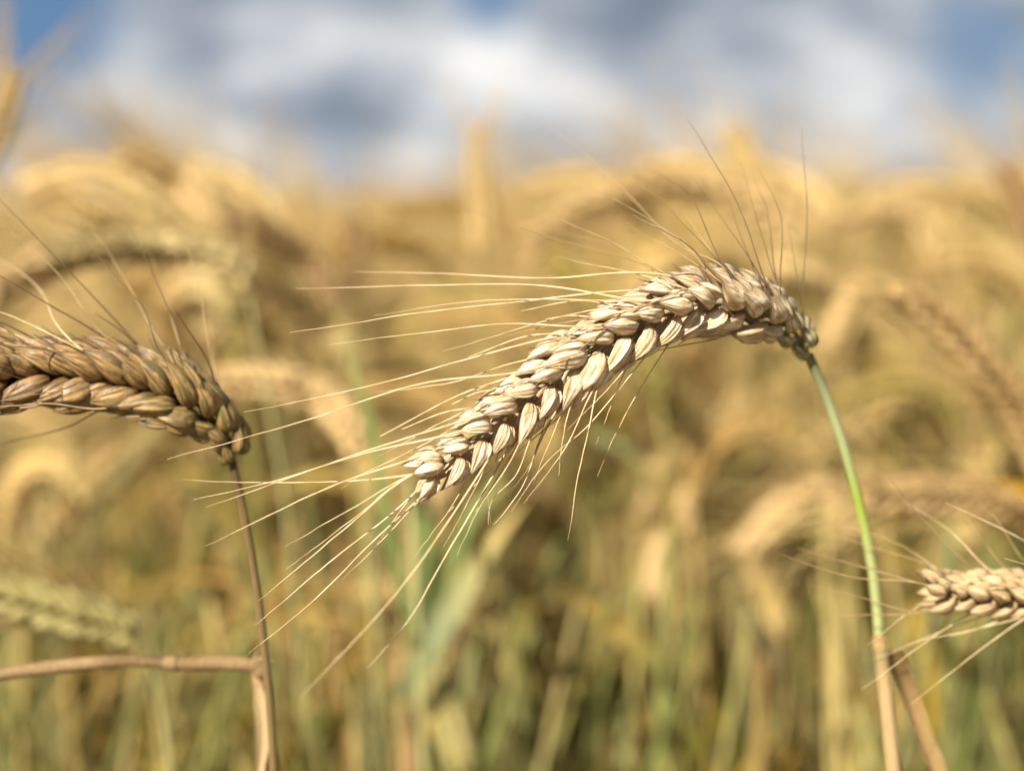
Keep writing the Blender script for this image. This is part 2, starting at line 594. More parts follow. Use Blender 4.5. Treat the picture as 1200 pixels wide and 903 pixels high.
def crop_top(x, y):
    r = np.hypot(x, y)
    f = np.clip((y - 7.0) / 2.5, 0, 1)
    z = 0.68 + 0.035 * np.sin(x * 2.1 + np.sin(y * 1.3) * 2) * np.cos(y * 1.7 + x * 0.6) + rs.uniform(-0.03, 0.03, x.shape)
    return np.where(r > 400, 0.2, z) * f + 0.02


far = sheet('far_wheat_crop', np.concatenate([-np.geomspace(420, 9.2, 40), np.linspace(-9, 9, 150), np.geomspace(9.2, 420, 40)]),
            np.concatenate([np.linspace(7.0, 22, 110), np.geomspace(22.5, 420, 60)]), crop_top, crop_material(), 'stuff')
far['label'] = 'golden ripe wheat crop stretching away to the horizon'


# ------------------------------------------------------------------ the three detailed plants
def hero_plant(label, ear_px, stem_px, rng, n, L, Wd, mats, roll, awns, group=None, size=None, green=None, div=R(26), stem_r=0.0011, stem_mat=None,
               rachis_r=0.0007, auto_awns=0, auto_mat=None):
    """ear_px base->tip and stem_px top->down as (px, py, depth); the stem is carried on to the soil"""
    husk_m, = mats
    epts = [P(*q) for q in ear_px]
    spts = [P(*q) for q in stem_px]
    last, prev = spts[-1], spts[-2]
    dd = unit(last - prev)
    foot = last + np.array([dd[0] * 0.05, dd[1] * 0.05, 0]); foot[2] = 0.0
    mid = (last + foot) / 2 + np.array([dd[0] * 0.01, dd[1] * 0.01, 0])
    spts = spts + [mid, foot]
    root = thing('wheat_plant', label, 'wheat plant', group, tuple(foot))
    off = np.array(foot)
    L_ = lambda g: g
    sg = Geo()
    sp = spline(spts, 60) - off
    tube(sg, sp, [stem_r * 0.85, stem_r, stem_r * 1.15, stem_r * 1.3, stem_r * 1.5], 10)
    obj('stem', sg, [stem_mat], root)
    eg = Geo()
    mid_e = epts[len(epts) // 2]
    view = unit(CAMP - mid_e)
    ref = unit(view * math.cos(roll) - unit(np.array([0, 0, 1.0]) - view[2] * view) * math.sin(roll))
    spk, cp = build_ear(epts, ref, n, L, Wd, rng, 20, 17, div, size, green, rough=1.6)
    tube(eg, spline(epts, 40)[:-2] - off, [rachis_r * 1.1, rachis_r, rachis_r * 0.6], 6, 0.3, 0.5)
    ear = obj('ear', eg, [husk_m], root)
    tips = []
    for g, tp in spk:
        g.v = [v - off for v in g.v]
        obj('spikelet', g, [husk_m], ear)
        tips += tp
    tp2 = np.array([proj(q[0])[:2] for q in tips])
    used = set()
    for pts, depth, am, r0 in awns:
        # pts are photo pixels from the floret to the free end; the awn grows from the floret tip nearest its first point
        dist = np.hypot(tp2[:, 0] - pts[0][0], tp2[:, 1] - pts[0][1])
        dist = dist - 1500 * np.array([(unit(CAMP - q[0]) @ (q[0] - mid_e)) for q in tips]) * 0.6
        sd_ = unit(np.array(pts[1], float) - np.array(pts[0], float))
        for q_i, (tb, td) in enumerate(tips):
            e_ = unit(np.array(proj(tb + td * .004)[:2]) - tp2[q_i])
            dist[q_i] += 22 * (1 - float(e_ @ sd_))
        j = int(np.argmin(dist))
        used.add(j)
        b, d = tips[j]
        d0 = proj(b)[2]
        m = len(pts)
        nx = unit(P(pts[-1][0], pts[-1][1], depth) - b)
        q = [b - d * 0.003, b, b + unit(d * .6 + nx) * .0035]
        bp = proj(b)[:2]
        for i in range(1, m):
            f = i / (m - 1)
            if i < m - 1 and math.hypot(pts[i][0] - bp[0], pts[i][1] - bp[1]) < 60:
                continue
            q.append(P(pts[i][0], pts[i][1], d0 + (depth - d0) * f))
        path = spline(q, 26)
        nn = len(path)
        wob = np.cumsum(rng_np.normal(0, 0.00010, (nn, 3)), axis=0)
        wob = wob * np.linspace(0, 1, nn)[:, None] * 0.8
        ag = Geo()
        tube(ag, path + wob - off, [r0, r0 * 0.82, r0 * 0.62, r0 * 0.42, r0 * 0.16], 5, rng.random())
        obj('awn', ag, [am], ear)
    # short or broken awns on the remaining florets that face this way
    left = [j for j in range(len(tips)) if j not in used and (tips[j][0] - mid_e) @ unit(CAMP - mid_e) > -.002 and 9 < j < len(tips) - 22]
    rng.shuffle(left)
    for j in left[:auto_awns]:
        b, d = tips[j]
        kx = min(len(cp) - 2, max(1, int(np.argmin(np.linalg.norm(cp - b, axis=1)))))
        tx = unit(cp[kx + 1] - cp[kx - 1])
        ln = rng.uniform(.006, .02) if rng.random() < .5 else rng.uniform(.02, .06)
        dd_ = unit(d + tx * .7 + np.array([rng.uniform(-.15, .15) for _ in range(3)]))
        ag = Geo()
        tube(ag, spline([b - d * .003, b, b + d * ln * .3, b + d * ln * .3 + dd_ * ln * .7], 12) - off, [.0003, .00025, .0002, .00012], 5, rng.random())
        obj('awn', ag, [auto_mat], ear)
    return root, ear, tips, off


rng_np = np.random.RandomState(11)

# ---- main ear
rg = random.Random(3)
EAR_MAIN = [(950, 424, .392), (941, 402, .390), (921, 381, .386), (885, 364, .379), (830, 354, .371), (768, 370, .365), (703, 403, .361), (640, 448, .359), (582, 494, .357), (526, 539, .355), (474, 579, .354)]
STEM_MAIN = [(948, 417, .392), (954, 433, .394), (965, 455, .397), (985, 510, .402), (1003, 575, .406), (1018, 640, .409), (1028, 715, .411), (1033, 790, .412), (1042, 860, .413), (1047, 920, .414)]
A, B, D = M_AWN, M_AWN_BROWN, M_AWN_GREEN
r1, r2, r3 = .00030, .00024, .00018
AW_MAIN = [
    # the long fan beyond the tip
    ([(500, 570), (430, 642), (360, 712), (293, 767)], .350, A, r1), ([(480, 575), (400, 650), (300, 736)], .355, A, r1), ([(474, 572), (410, 615), (305, 703)], .357, A, r1),
    ([(472, 565), (420, 592), (334, 640)], .358, A, r2), ([(470, 572), (420, 605), (338, 668)], .362, A, r2), ([(500, 530), (400, 565), (242, 637)], .352, A, r1),
    ([(468, 560), (420, 563), (330, 565), (215, 562)], .372, A, r2), ([(560, 478), (430, 528), (330, 562), (224, 587)], .356, A, r1), ([(545, 495), (430, 530), (240, 594)], .354, A, r1),
    ([(640, 420), (500, 448), (360, 492), (198, 537)], .352, A, r1), ([(660, 392), (560, 418), (430, 455), (284, 484)], .358, A, r1), ([(610, 425), (540, 445), (440, 458)], .377, A, r2),
    ([(735, 345), (600, 355), (470, 370), (340, 392)], .366, A, r1), ([(700, 365), (590, 380), (490, 392), (385, 405)], .360, A, r2), ([(775, 332), (640, 335), (500, 333), (345, 336)], .378, A, r1),
    ([(770, 322), (640, 325), (530, 320), (415, 317)], .386, A, r1), ([(690, 375), (640, 385), (590, 392)], .356, D, r2),
    ([(560, 500), (500, 520), (420, 560), (400, 575)], .372, A, r2), ([(600, 460), (540, 490), (440, 535)], .350, A, r2), ([(780, 350), (700, 375), (640, 410), (575, 455), (520, 500)], .349, D, r2),
    ([(800, 350), (730, 372), (660, 425), (600, 470)], .348, D, r2),
    ([(505, 565), (450, 630), (400, 680)], .37, A, r2), ([(490, 570), (460, 610), (437, 645)], .375, A, r2),
    # hanging awns on the shaded side
    ([(578, 540), (545, 580), (460, 700), (350, 815)], .325, A, r1), ([(600, 530), (575, 560), (510, 670), (478, 725), (430, 780)], .335, A, r1), ([(625, 510), (605, 555), (575, 590), (573, 612)], .352, A, r2),
    ([(652, 485), (640, 530), (610, 575), (583, 612), (577, 617), (574, 605), (571, 578)], .348, A, r2), ([(700, 450), (690, 500), (672, 580), (665, 632)], .353, A, r2),
    ([(720, 440), (700, 470), (660, 530), (612, 590)], .353, A, r2), ([(760, 410), (745, 440), (715, 470), (690, 500), (640, 545), (600, 602)], .353, A, r2), ([(690, 455), (670, 490), (655, 560)], .358, A, r2),
    ([(780, 405), (760, 430), (730, 490), (700, 555)], .368, A, r2), ([(645, 490), (628, 520), (612, 556), (598, 575)], .352, D, r2), ([(860, 385), (790, 396), (730, 398), (660, 396)], .356, D, r2),
    ([(860, 385), (810, 398), (760, 415), (717, 436)], .358, D, r2), ([(730, 430), (725, 445), (700, 470), (665, 505)], .350, A, r3),
    # rising awns along the back of the bow
    ([(865, 330), (800, 290), (740, 232), (690, 183), (603, 123)], .425, D, r2), ([(880, 372), (800, 330), (760, 312), (640, 277), (517, 236)], .372, D, r3), ([(790, 315), (720, 285), (650, 255), (590, 232)], .40, D, r3),
    ([(848, 325), (800, 285), (740, 245), (693, 221)], .388, D, r3), ([(858, 312), (838, 268), (800, 222), (764, 199)], .392, B, r2), ([(906, 340), (893, 300), (860, 230), (832, 185), (803, 138)], .378, B, r2),
    ([(880, 325), (872, 275), (850, 234)], .398, B, r3), ([(915, 345), (913, 300), (898, 240), (884, 206)], .396, B, r2), ([(935, 360), (932, 310), (912, 245), (888, 200)], .386, B, r2),
    ([(950, 385), (952, 330), (946, 240), (939, 150)], .388, B, r2), ([(820, 330), (790, 305), (730, 290), (620, 262)], .40, D, r3), ([(905, 385), (850, 360), (800, 335), (758, 334)], .362, B, r3),
    ([(870, 325), (840, 290), (790, 240), (740, 210)], .41, D, r3),
    ([(895, 335), (812, 205)], .387, B, r3), ([(925, 350), (868, 190)], .395, B, r3), ([(870, 322), (772, 232)], .38, B, r3), ([(840, 325), (735, 262)], .375, D, r3), ([(942, 372), (925, 262)], .39, B, r3),
    ([(800, 340), (655, 300)], .38, A, r3), ([(760, 350), (560, 352), (440, 368)], .372, A, r3), ([(720, 360), (520, 415)], .37, A, r3), ([(590, 535), (520, 640)], .353, A, r3), ([(660, 480), (625, 565)], .355, A, r3), ([(620, 510), (560, 600), (535, 650)], .35, A, r3),
    ([(750, 415), (700, 520)], .36, A, r3), ([(560, 550), (480, 660)], .36, A, r3),
]
green_stem = blade_material('green_stem', [(0.0, (0.12, 0.14, 0.07)), (0.008, (0.22, 0.24, 0.105)), (0.025, (0.33, 0.36, 0.175)), (0.045, (0.29, 0.32, 0.11)), (0.06, (0.25, 0.31, 0.035)), (0.078, (0.30, 0.33, 0.12)), (0.1, (0.31, 0.33, 0.13)), (1.0, (0.30, 0.28, 0.12))], 0.0, 0.4, 0.15)
main_size = lambda s: 0.46 + 0.54 * min(1, s / 0.15) - 0.36 * max(0, (s - 0.62) / 0.38)
plant, ear_o, tips_main, off_main = hero_plant('sharp pale wheat ear bowed over on a smooth green stem, long straw awns fanned out',
    EAR_MAIN, STEM_MAIN, rg, 35, .0117, .0059, (M_HUSK,), R(24), AW_MAIN, None, main_size, lambda s: min(1, max(0, 1.0 - s / 0.28)), R(27), .0016, green_stem, auto_awns=15, auto_mat=M_AWN)
plant.name = 'wheat_plant'
# sheath and dry leaf where the green stem enters
straw_m = blade_material('dry_sheath', [(0.0, (0.26, 0.26, 0.10)), (0.006, (0.28, 0.20, 0.09)), (0.018, (0.40, 0.275, 0.125)), (0.6, (0.40, 0.28, 0.13)), (1.0, (0.38, 0.27, 0.13))], 0.1, 0.55, 0.7)
brown_m = blade_material('dry_brown_leaf', [(0.0, (0.22, 0.13, 0.055)), (0.3, (0.38, 0.25, 0.10)), (1.0, (0.36, 0.25, 0.10))], 0.15, 0.6, 0.7)


def px_tube(name, pts, radii, mat, parent, off, to_ground=False, sides=10):
    q = [P(*p) for p in pts]
    if to_ground:
        d = unit(q[-1] - q[-2])
        e = q[-1] + np.array([d[0], d[1], 0]) * 0.06; e[2] = 0.0
        q = q + [(q[-1] + e) / 2, e]
    g = Geo()
    tube(g, spline(q, 40) - off, radii, sides)
    o = obj(name, g, [mat], parent)
    return o


px_tube('sheath', [(1031, 752, .412), (1035, 790, .4115), (1043, 855, .4125), (1049, 920, .4135)], [.0021, .0023, .0024, .0025, .0027, .0028, .0028, .0028, .0028], straw_m, plant, off_main, True)
g = Geo()
tube(g, spline([P(1029.5, 742, .4117), P(1030.6, 749, .4117), P(1031.5, 756, .4118), P(1032.4, 763, .4118)], 10) - off_main, [.0017, .0022, .0024, .0021], 12)
obj('node', g, [brown_m], plant)
g = Geo()
lp = spline([P(1043, 762, .413), P(1058, 800, .420), P(1075, 850, .424), P(1097, 910, .428), P(1120, 985, .432), P(1130, 1080, .44)], 24)
ribbon(g, lp - off_main, .0056, np.array([0.2, -1, 0.1]), 0.8, 0.3, 0.4, wprof=np.clip(0.85 + np.linspace(0, 3, 24), 0, 1), across=5)
lf = obj('leaf', g, [brown_m], plant)
lf['label'] = 'dry brown leaf sheath peeling away from the stem'

# ---- left ear, browner, a little behind the focus
rg = random.Random(8)
EAR_LEFT = [(273, 545, 0.394), (272, 528, 0.393), (260, 503, 0.391), (229, 479, 0.388), (180, 456, 0.386), (120, 441, 0.384), (60, 436, 0.382), (0, 439, 0.380), (-70, 450, 0.378), (-140, 470, 0.376)]
STEM_LEFT = [(272, 540, 0.394), (281, 577, 0.395), (292, 635, 0.396), (302, 695, 0.397), (310, 760, 0.398), (316, 820, 0.399), (322, 920, 0.401)]
AW_LEFT = [
    ([(171, 411), (130, 370), (86, 323), (0, 234), (-40, 190)], 0.378, B, r2), ([(207, 423), (170, 365), (139, 327), (98, 284)], 0.384, B, r2), ([(231, 439), (205, 380), (171, 307), (149, 262)], 0.391, B, r2),
    ([(249, 439), (240, 380), (235, 347), (223, 303), (205, 260)], 0.401, D, r2), ([(123, 399), (60, 359), (0, 323), (-40, 300)], 0.371, B, r1), ([(131, 391), (68, 320), (0, 260)], 0.388, D, r2),
    ([(191, 399), (150, 335), (119, 288), (80, 232)], .42, D, r2), ([(95, 400), (60, 380), (0, 365), (-50, 350)], 0.378, A, r2), ([(92, 455), (50, 447), (0, 435), (-60, 420)], 0.361, D, r2),
    ([(131, 473), (60, 474), (0, 477), (-60, 478)], 0.358, A, r2), ([(60, 440), (30, 420), (0, 405), (-30, 395)], 0.358, D, r2), ([(150, 465), (90, 458), (40, 462), (-20, 472)], 0.358, D, r2),
    ([(265, 455), (258, 420), (248, 380), (236, 330)], .42, D, r3), ([(220, 425), (200, 380), (190, 330), (170, 280)], .42, D, r2), ([(60, 405), (20, 390), (-40, 370)], .40, A, r2),
    ([(105, 400), (85, 375), (40, 330), (-20, 290)], .42, A, r2),
    ([(140, 490), (80, 500), (0, 520), (-60, 540)], .41, B, r2), ([(30, 420), (-10, 380), (-60, 330)], .40, B, r2),
]
brown_stem = blade_material('brown_stem', [(0.0, (0.06, 0.037, 0.015)), (0.02, (0.125, 0.078, 0.032)), (0.07, (0.15, 0.10, 0.04)), (1.0, (0.26, 0.18, 0.08))], 0.0, 0.5)
left_size = lambda s: 0.5 + 0.5 * min(1, s / 0.2)
plant2, ear2, tips2, off2 = hero_plant('plump brown wheat ear with dark awns on a thin dark stem beside the broken straw',
    EAR_LEFT, STEM_LEFT, rg, 34, .0140, .0068, (M_HUSK_BROWN,), R(14), AW_LEFT, None, left_size, lambda s: max(0, 0.5 - s), R(25), .00135, brown_stem, auto_awns=12, auto_mat=M_AWN_BROWN)

# ---- lower right ear
rg = random.Random(21)
EAR_RIGHT = [(1345, 745, .405), (1310, 715, .402), (1260, 700, .399), (1200, 697, .396), (1140, 694, .393), (1082, 690, .390)]
STEM_RIGHT = [(1345, 742, .405), (1365, 790, .406), (1380, 850, .408), (1390, 920, .41)]
AW_RIGHT = [
    ([(1081, 695), (1006, 679), (913, 654)], .386, M_AWN_GREEN, r2), ([(1092, 679), (999, 660), (932, 640)], .395, M_AWN_GREEN, r2), ([(1100, 667), (1014, 638), (948, 618)], .400, M_AWN_GREEN, r2), ([(1085, 708), (1006, 699), (950, 684)], .386, M_AWN_GREEN, r2),
    ([(1085, 722), (1010, 720), (958, 720)], .389, M_AWN_GREEN, r2), ([(1100, 702), (1017, 757)], .378, A, r2), ([(1150, 718), (1010, 807)], .384, A, r2), ([(1200, 725), (1068, 754)], .384, A, r2),
    ([(1215, 735), (1070, 822)], .388, A, r2), ([(1143, 669), (1069, 593), (1030, 545)], .386, M_AWN_GREEN, r2), ([(1194, 656), (1124, 589), (1080, 545)], .39, M_AWN_GREEN, r2), ([(1180, 660), (1110, 620), (1060, 590)], .40, A, r2),
    ([(1215, 655), (1170, 610), (1120, 560)], .40, M_AWN_GREEN, r2), ([(1250, 660), (1210, 600), (1150, 530)], .40, M_AWN_GREEN, r2), ([(1160, 712), (1020, 772)], .40, A, r2), ([(1120, 680), (1060, 640), (960, 610)], .40, M_AWN_GREEN, r2),
]
plant3, ear3, tips3, off3 = hero_plant('small pale wheat ear reaching in sideways, its awns fanning towards the green stem',
    EAR_RIGHT, STEM_RIGHT, rg, 22, .0098, .0047, (M_HUSK_PALE,), R(32), AW_RIGHT, None, lambda s: 1 - 0.2 * max(0, (s - .7) / .3), lambda s: 0.12, R(25), .0011, straw_m, auto_awns=8, auto_mat=M_AWN)

# ---- broken straw at lower left
bq = [P(*q) for q in ((305, 785, .419), (313, 830, .420), (320, 880, .421), (326, 930, .423))]
foot = bq[-1] + np.array([0.01, 0.02, 0]); foot[2] = 0
offb = foot.copy()
straw_pink = blade_material('old_straw', [(0.0, (0.30, 0.19, 0.09)), (0.03, (0.46, 0.33, 0.17)), (0.5, (0.40, 0.285, 0.14)), (1.0, (0.36, 0.25, 0.12))], 0.05, 0.55, 0.75)
straw_old2 = blade_material('weathered_straw', [(0.0, (0.09, 0.052, 0.02)), (0.05, (0.22, 0.145, 0.065)), (0.14, (0.19, 0.12, 0.052)), (0.26, (0.10, 0.06, 0.026)), (0.36, (0.12, 0.072, 0.03)), (0.42, (0.25, 0.16, 0.075)), (0.6, (0.20, 0.13, 0.06)), (1.0, (0.22, 0.145, 0.065))], 0.03, 0.7, 0.9)
bt = thing('broken_straw', 'pinkish tan dead straw, snapped so its top lies level, beside the dark thin stem', 'straw', None, tuple(foot))
px_tube('lower_stalk', [(302, 779, .412), (306, 800, .4122), (311, 840, .413), (316, 885, .414), (322, 930, .416)], [.0022, .0025, .0025, .0026, .0026, .0026, .0027], straw_pink, bt, offb, True)
px_tube('upper_stalk', [(306, 788, .4122), (296, 780, .412), (270, 777, .4125), (215, 777, .413), (150, 774, .416), (85, 779, .415), (0, 790, .413), (-80, 804, .411), (-190, 815, .409)],
        [.0020, .0022, .0018, .0019, .0021, .0017, .0018, .0017, .0012], straw_old2, bt, offb)
g = Geo()
tube(g, spline([P(294, 781, .4115), P(301, 779, .411), P(306, 786, .4112), P(308, 797, .4117)], 12) - offb, [.0012, .0026, .0026, .0012], 10)
obj('kink', g, [straw_old2], bt)
for ax, ay, bx, by, wd in ((298, 776, 318, 764, .0009), (300, 778, 322, 774, .0007), (303, 784, 320, 797, .0008), (296, 774, 306, 758, .0006)):
    g = Geo()
    ribbon(g, spline([P(ax - 12, ay + 1, .4115), P(ax, ay, .4105), P((ax + bx) / 2, (ay + by) / 2 - 2, .4095), P(bx, by, .4092)], 10) - offb, wd, np.array([.1, -1, .2]), .3, .8, .2)
    obj('torn_fibre', g, [straw_pink], bt)
g = Geo()
ribbon(g, spline([P(304, 800, .4105), P(309, 832, .4107), P(309, 868, .4112), P(303, 905, .4115), P(290, 945, .412)], 20) - offb, .0042, np.array([-.3, -1, .2]), .9, .5, .7, across=5)
obj('leaf_sheath', g, [straw_pink], bt)
g = Geo()
tube(g, spline([P(214, 777, .413), P(207, 777, .4131), P(200, 776.6, .4132), P(193, 776, .4133)], 10) - offb, [.0018, .0022, .0022, .0018], 10)
obj('node', g, [straw_old2], bt)


# ------------------------------------------------------------------ field plants
def proto_geo(rng, droop, ear_len, height, lean, low=False, nleaf=3, ear_scale=1.0):
    """stem, leaves, ear and beard of one plant standing at the origin, leaning/nodding to +x; returns dict of Geo and the ear polyline"""
    hs = height
    base = np.zeros(3)
    neck = np.array([lean, rng.uniform(-.01, .01), hs])
    pts = [base, np.array([lean * .15, rng.uniform(-.01, .01), hs * .4]), np.array([lean * .5, rng.uniform(-.01, .01), hs * .75]), neck]
    # curl of the neck and ear: direction angle from vertical runs from a0 to a0+droop
    a0 = math.atan2(lean * 1.0, hs * .5)
    nn = 12
    cur = neck.copy()
    ears = [cur.copy()]
    lat = rng.uniform(-.25, .25)
    for i in range(nn):
        f = (i + .5) / nn
        ang = a0 + droop * min(1, f * 1.35) ** 0.8
        cur = cur + ear_len / nn * unit(np.array([math.sin(ang), lat * math.sin(ang) * .5, math.cos(ang)]))
        ears.append(cur.copy())
    ears = np.array(ears)
    sg, lg, eg, bg_ = Geo(), [], Geo(), Geo()
    tube(sg, spline(pts + [ears[1]], 8 if low else 16), [.0019, .0017, .0014, .0011], 4 if low else 7)
    n = 11 if low else 27
    L, Wd = .0115 * ear_scale, .0056 * ear_scale
    ref = unit(np.array([rng.uniform(-.5, .5), -1, 0.1]))
    gr = rng.random() < .3
    if low:
        c = spline(ears, n)
        t, a, b = frames(c, ref)
        for i in range(n):
            o = (1 if i % 2 else -1) * a[i]
            for kk in (-1, 1):
                husk(eg, c[i] + o * Wd * .5 + kk * b[i] * Wd * .4, t[i] + o * .45 + kk * b[i] * .15, o + kk * b[i] * .6, L * 1.35, Wd * 1.3, Wd * .6, 4, 4, .03, rng.random(), 0, 0)
        aw = 16
        tipsl = [(c[int(rng.uniform(0, n - 1))], None) for _ in range(aw)]
        for p, _ in tipsl:
            j = min(n - 1, int(np.argmin(np.linalg.norm(c - p, axis=1))))
            d = unit(t[j] + a[j] * rng.uniform(-.6, .6) + b[j] * rng.uniform(-.6, .6))
            ln = rng.uniform(.04, .065)
            tube(bg_, np.array([p, p + d * ln * .5, p + d * ln + t[j] * .004]), [.0004, .0003, .0001], 3, rng.random())
    else:
        spk, cp = build_ear(ears, ref, n, L, Wd, rng, 8, 6, R(26), lambda s: .75 + .25 * min(1, s / .2) - .2 * max(0, (s - .7) / .3), (lambda s: max(0, .6 - s * 1.2)) if gr else None, True)
        for g_, tp in spk:
            eg.join(g_)
            for p, d in tp:
                if rng.random() < .8:
                    ln = rng.uniform(.045, .075)
                    dd = unit(d + np.array([rng.uniform(-.2, .2) for _ in range(3)]))
                    tube(bg_, spline([p - d * .002, p + d * ln * .3, p + (d + dd) * .5 * ln * .65, p + dd * ln], 6), [.00036, .00026, .0001], 3, rng.random())
    for q in range(nleaf):
        h = hs * rng.uniform(.25, .9) if q else hs * rng.uniform(.68, .9)
        az = rng.uniform(0, 2 * math.pi)
        ox = np.array([math.cos(az), math.sin(az), 0])
        k = np.interp(h / hs, [0, .4, .75, 1], [0, .15, .5, 1]) * lean
        st = np.array([k, 0, h])
        ll = rng.uniform(.14, .24)
        dr = rng.uniform(.15, 1.3)
        pth = [st, st + ox * ll * .12 + np.array([0, 0, ll * .28]), st + ox * ll * .36 + np.array([0, 0, ll * (.48 - .2 * dr)]), st + ox * ll * (.62) + np.array([0, 0, ll * (.55 - .65 * dr)]),
               st + ox * ll * .8 + np.array([0, 0, ll * (.5 - 1.1 * dr)])]
        g_ = Geo()
        ribbon(g_, spline(pth, 5 if low else 12), rng.uniform(.007, .013), unit(-ox * .5 + np.array([0, 0, 1.0])), .3, rng.uniform(-1.5, 1.5), rng.random(), across=3)
        lg.append(g_)
    return dict(stem=sg, leaves=lg, ear=eg, beard=bg_, line=ears)


STYLES = [('upright', .25), ('upright', .45), ('nodding', 1.0), ('nodding', 1.25), ('arched', 1.7), ('arched', 2.0), ('hanging', 2.45), ('hanging', 2.7), ('nodding', .8), ('arched', 1.5)]
rp = random.Random(77)
PROTO = []
for i, (st, dr) in enumerate(STYLES):
    PROTO.append((st, proto_geo(rp, dr, rp.uniform(.085, .115), .70, rp.uniform(.02, .07), nleaf=3)))

GROUP = 'blurred wheat plants standing in the field'


def proto_meshes(pg):
    return dict(stem=pg['stem'].mesh('stem', [M_STEM]), leaves=[l.mesh('leaf', [M_LEAF]) for l in pg['leaves']], ear=pg['ear'].mesh('ear', [M_EAR]), beard=pg['beard'].mesh('beard', [M_BEARD]))


def link(name, me, parent):
    o = bpy.data.objects.new(name, me)
    C.objects.link(o)
    o.parent = parent
    return o


def first_plant(meshes):
    r = thing('wheat_plant', '', 'wheat plant', GROUP)
    link('stem', meshes['stem'], r)
    for l in meshes['leaves']:
        link('leaf', l, r)
    e = link('ear', meshes['ear'], r)
    link('beard', meshes['beard'], e)
    return r


def dup(root):
    r = root.copy(); C.objects.link(r)
    for ch in list(root.children):
        c = ch.copy(); C.objects.link(c); c.parent = r
        for g_ in ch.children:
            d = g_.copy(); C.objects.link(d); d.parent = c
    return r


# ---- plants one can pick out in the blur, each with its own bow and place
def named_plant(label, ear_px, stem_px, seed, n=20, L=.0118, Wd=.0056, mats=(None, None), green=None, roll=R(15), awn_n=28, awn_spread=.25, awn_len=(.05, .08), stem_r=.0014, awn_mat=None, leaf=None, size=None, at=None):
    if at:
        q_ = at / ear_px[0][2]
        ear_px = [(x_, y_, d_ * q_) for x_, y_, d_ in ear_px]
        stem_px = [(x_, y_, d_ * q_) for x_, y_, d_ in stem_px]
    rng = random.Random(seed)
    epts = [P(*q) for q in ear_px]
    spts = [P(*q) for q in stem_px]
    foot = spts[-1].copy()
    d = unit(spts[-1] - (spts[-2] if len(spts) > 1 else epts[0] + np.array([0, 0, .1])))
    foot += np.array([d[0] * .06, d[1] * .06, 0]); foot[2] = 0
    spts = [epts[0]] + spts + [(spts[-1] + foot) / 2, foot]
    root = thing('wheat_plant', label, 'wheat plant', None, tuple(foot))
    sg, eg, bg_ = Geo(), Geo(), Geo()
    tube(sg, spline(spts, 30) - foot, [stem_r * .8, stem_r, stem_r * 1.3], 8)
    obj('stem', sg, [mats[1] or M_STEM], root)
    view = unit(CAMP - epts[len(epts) // 2])
    ref = unit(view * math.cos(roll) - np.array([0, 0, 1.0]) * math.sin(roll))
    spk, cp = build_ear(epts, ref, int(n * 1.3), L, Wd, rng, 9, 8, R(25), size or (lambda s: .75 + .25 * min(1, s / .2) - .2 * max(0, (s - .7) / .3)), green, True)
    tips = []
    for g_, tp in spk:
        eg.join(g_)
        tips += tp
    eg.v = [v - foot for v in eg.v]
    e = obj('ear', eg, [mats[0] or M_EAR], root)
    rng.shuffle(tips)
    for p, dd in tips[:awn_n]:
        ln = rng.uniform(*awn_len)
        d2 = unit(dd + np.array([rng.uniform(-1, 1) for _ in range(3)]) * awn_spread)
        tube(bg_, spline([p - dd * .002, p + dd * ln * .3, p + (dd + d2) * .5 * ln * .65, p + d2 * ln], 8) - foot, [.00036, .00028, .0001], 4, rng.random())
    obj('beard', bg_, [awn_mat or M_BEARD], e)
    if leaf:
        for (lpx, wd, mat, fold, tw) in leaf:
            g_ = Geo()
            ribbon(g_, spline([P(*q) for q in lpx], 24) - foot, wd, np.array([.15, -1, .2]), fold, tw, rng.random(), across=5)
            obj('leaf', g_, [mat], root)
    return root


yellow_leaf = blade_material('yellow_leaf', [(0.0, (0.34, 0.32, 0.10)), (0.4, (0.52, 0.38, 0.10)), (1.0, (0.55, 0.36, 0.08))], .35)
orange_leaf = blade_material('orange_leaf', [(0.0, (0.50, 0.30, 0.04)), (1.0, (0.55, 0.30, 0.03))], .35)
bluegreen_leaf = blade_material('bluegreen_leaf', [(0.0, (0.15, 0.18, 0.07)), (0.35, (0.25, 0.28, 0.14)), (0.6, (0.36, 0.34, 0.14)), (0.8, (0.52, 0.40, 0.14)), (1.0, (0.56, 0.40, 0.13))], .3)
green_leaf = blade_material('green_leaf', [(0.0, (0.13, 0.17, 0.05)), (0.6, (0.17, 0.22, 0.06)), (1.0, (0.30, 0.30, 0.10))], .3)
olive_ear = husk_material('olive_husk', (0.54, 0.44, 0.16), (0.40, 0.31, 0.10), (0.12, 0.10, 0.04), (0.27, 0.27, 0.14))
gold_ear = husk_material('gold_husk', (0.62, 0.43, 0.165), (0.46, 0.30, 0.10), (0.20, 0.12, 0.04), (0.42, 0.30, 0.15))
sand_ear = husk_material('sand_husk', (0.74, 0.53, 0.25), (0.56, 0.36, 0.13), (0.2, 0.12, 0.04), (0.50, 0.36, 0.19))
tan_ear = husk_material('tan_husk', (0.52, 0.35, 0.14), (0.38, 0.235, 0.085), (0.15, 0.09, 0.03), (0.34, 0.24, 0.13))
dark_ear = husk_material('dark_husk', (0.34, 0.21, 0.08), (0.24, 0.14, 0.05), (0.09, 0.05, 0.02), (0.22, 0.15, 0.08))
pale_stem = blade_material('pale_green_stem', [(0.0, (0.34, 0.31, 0.13)), (0.5, (0.25, 0.26, 0.10)), (1.0, (0.22, 0.25, 0.1))], 0, .45)

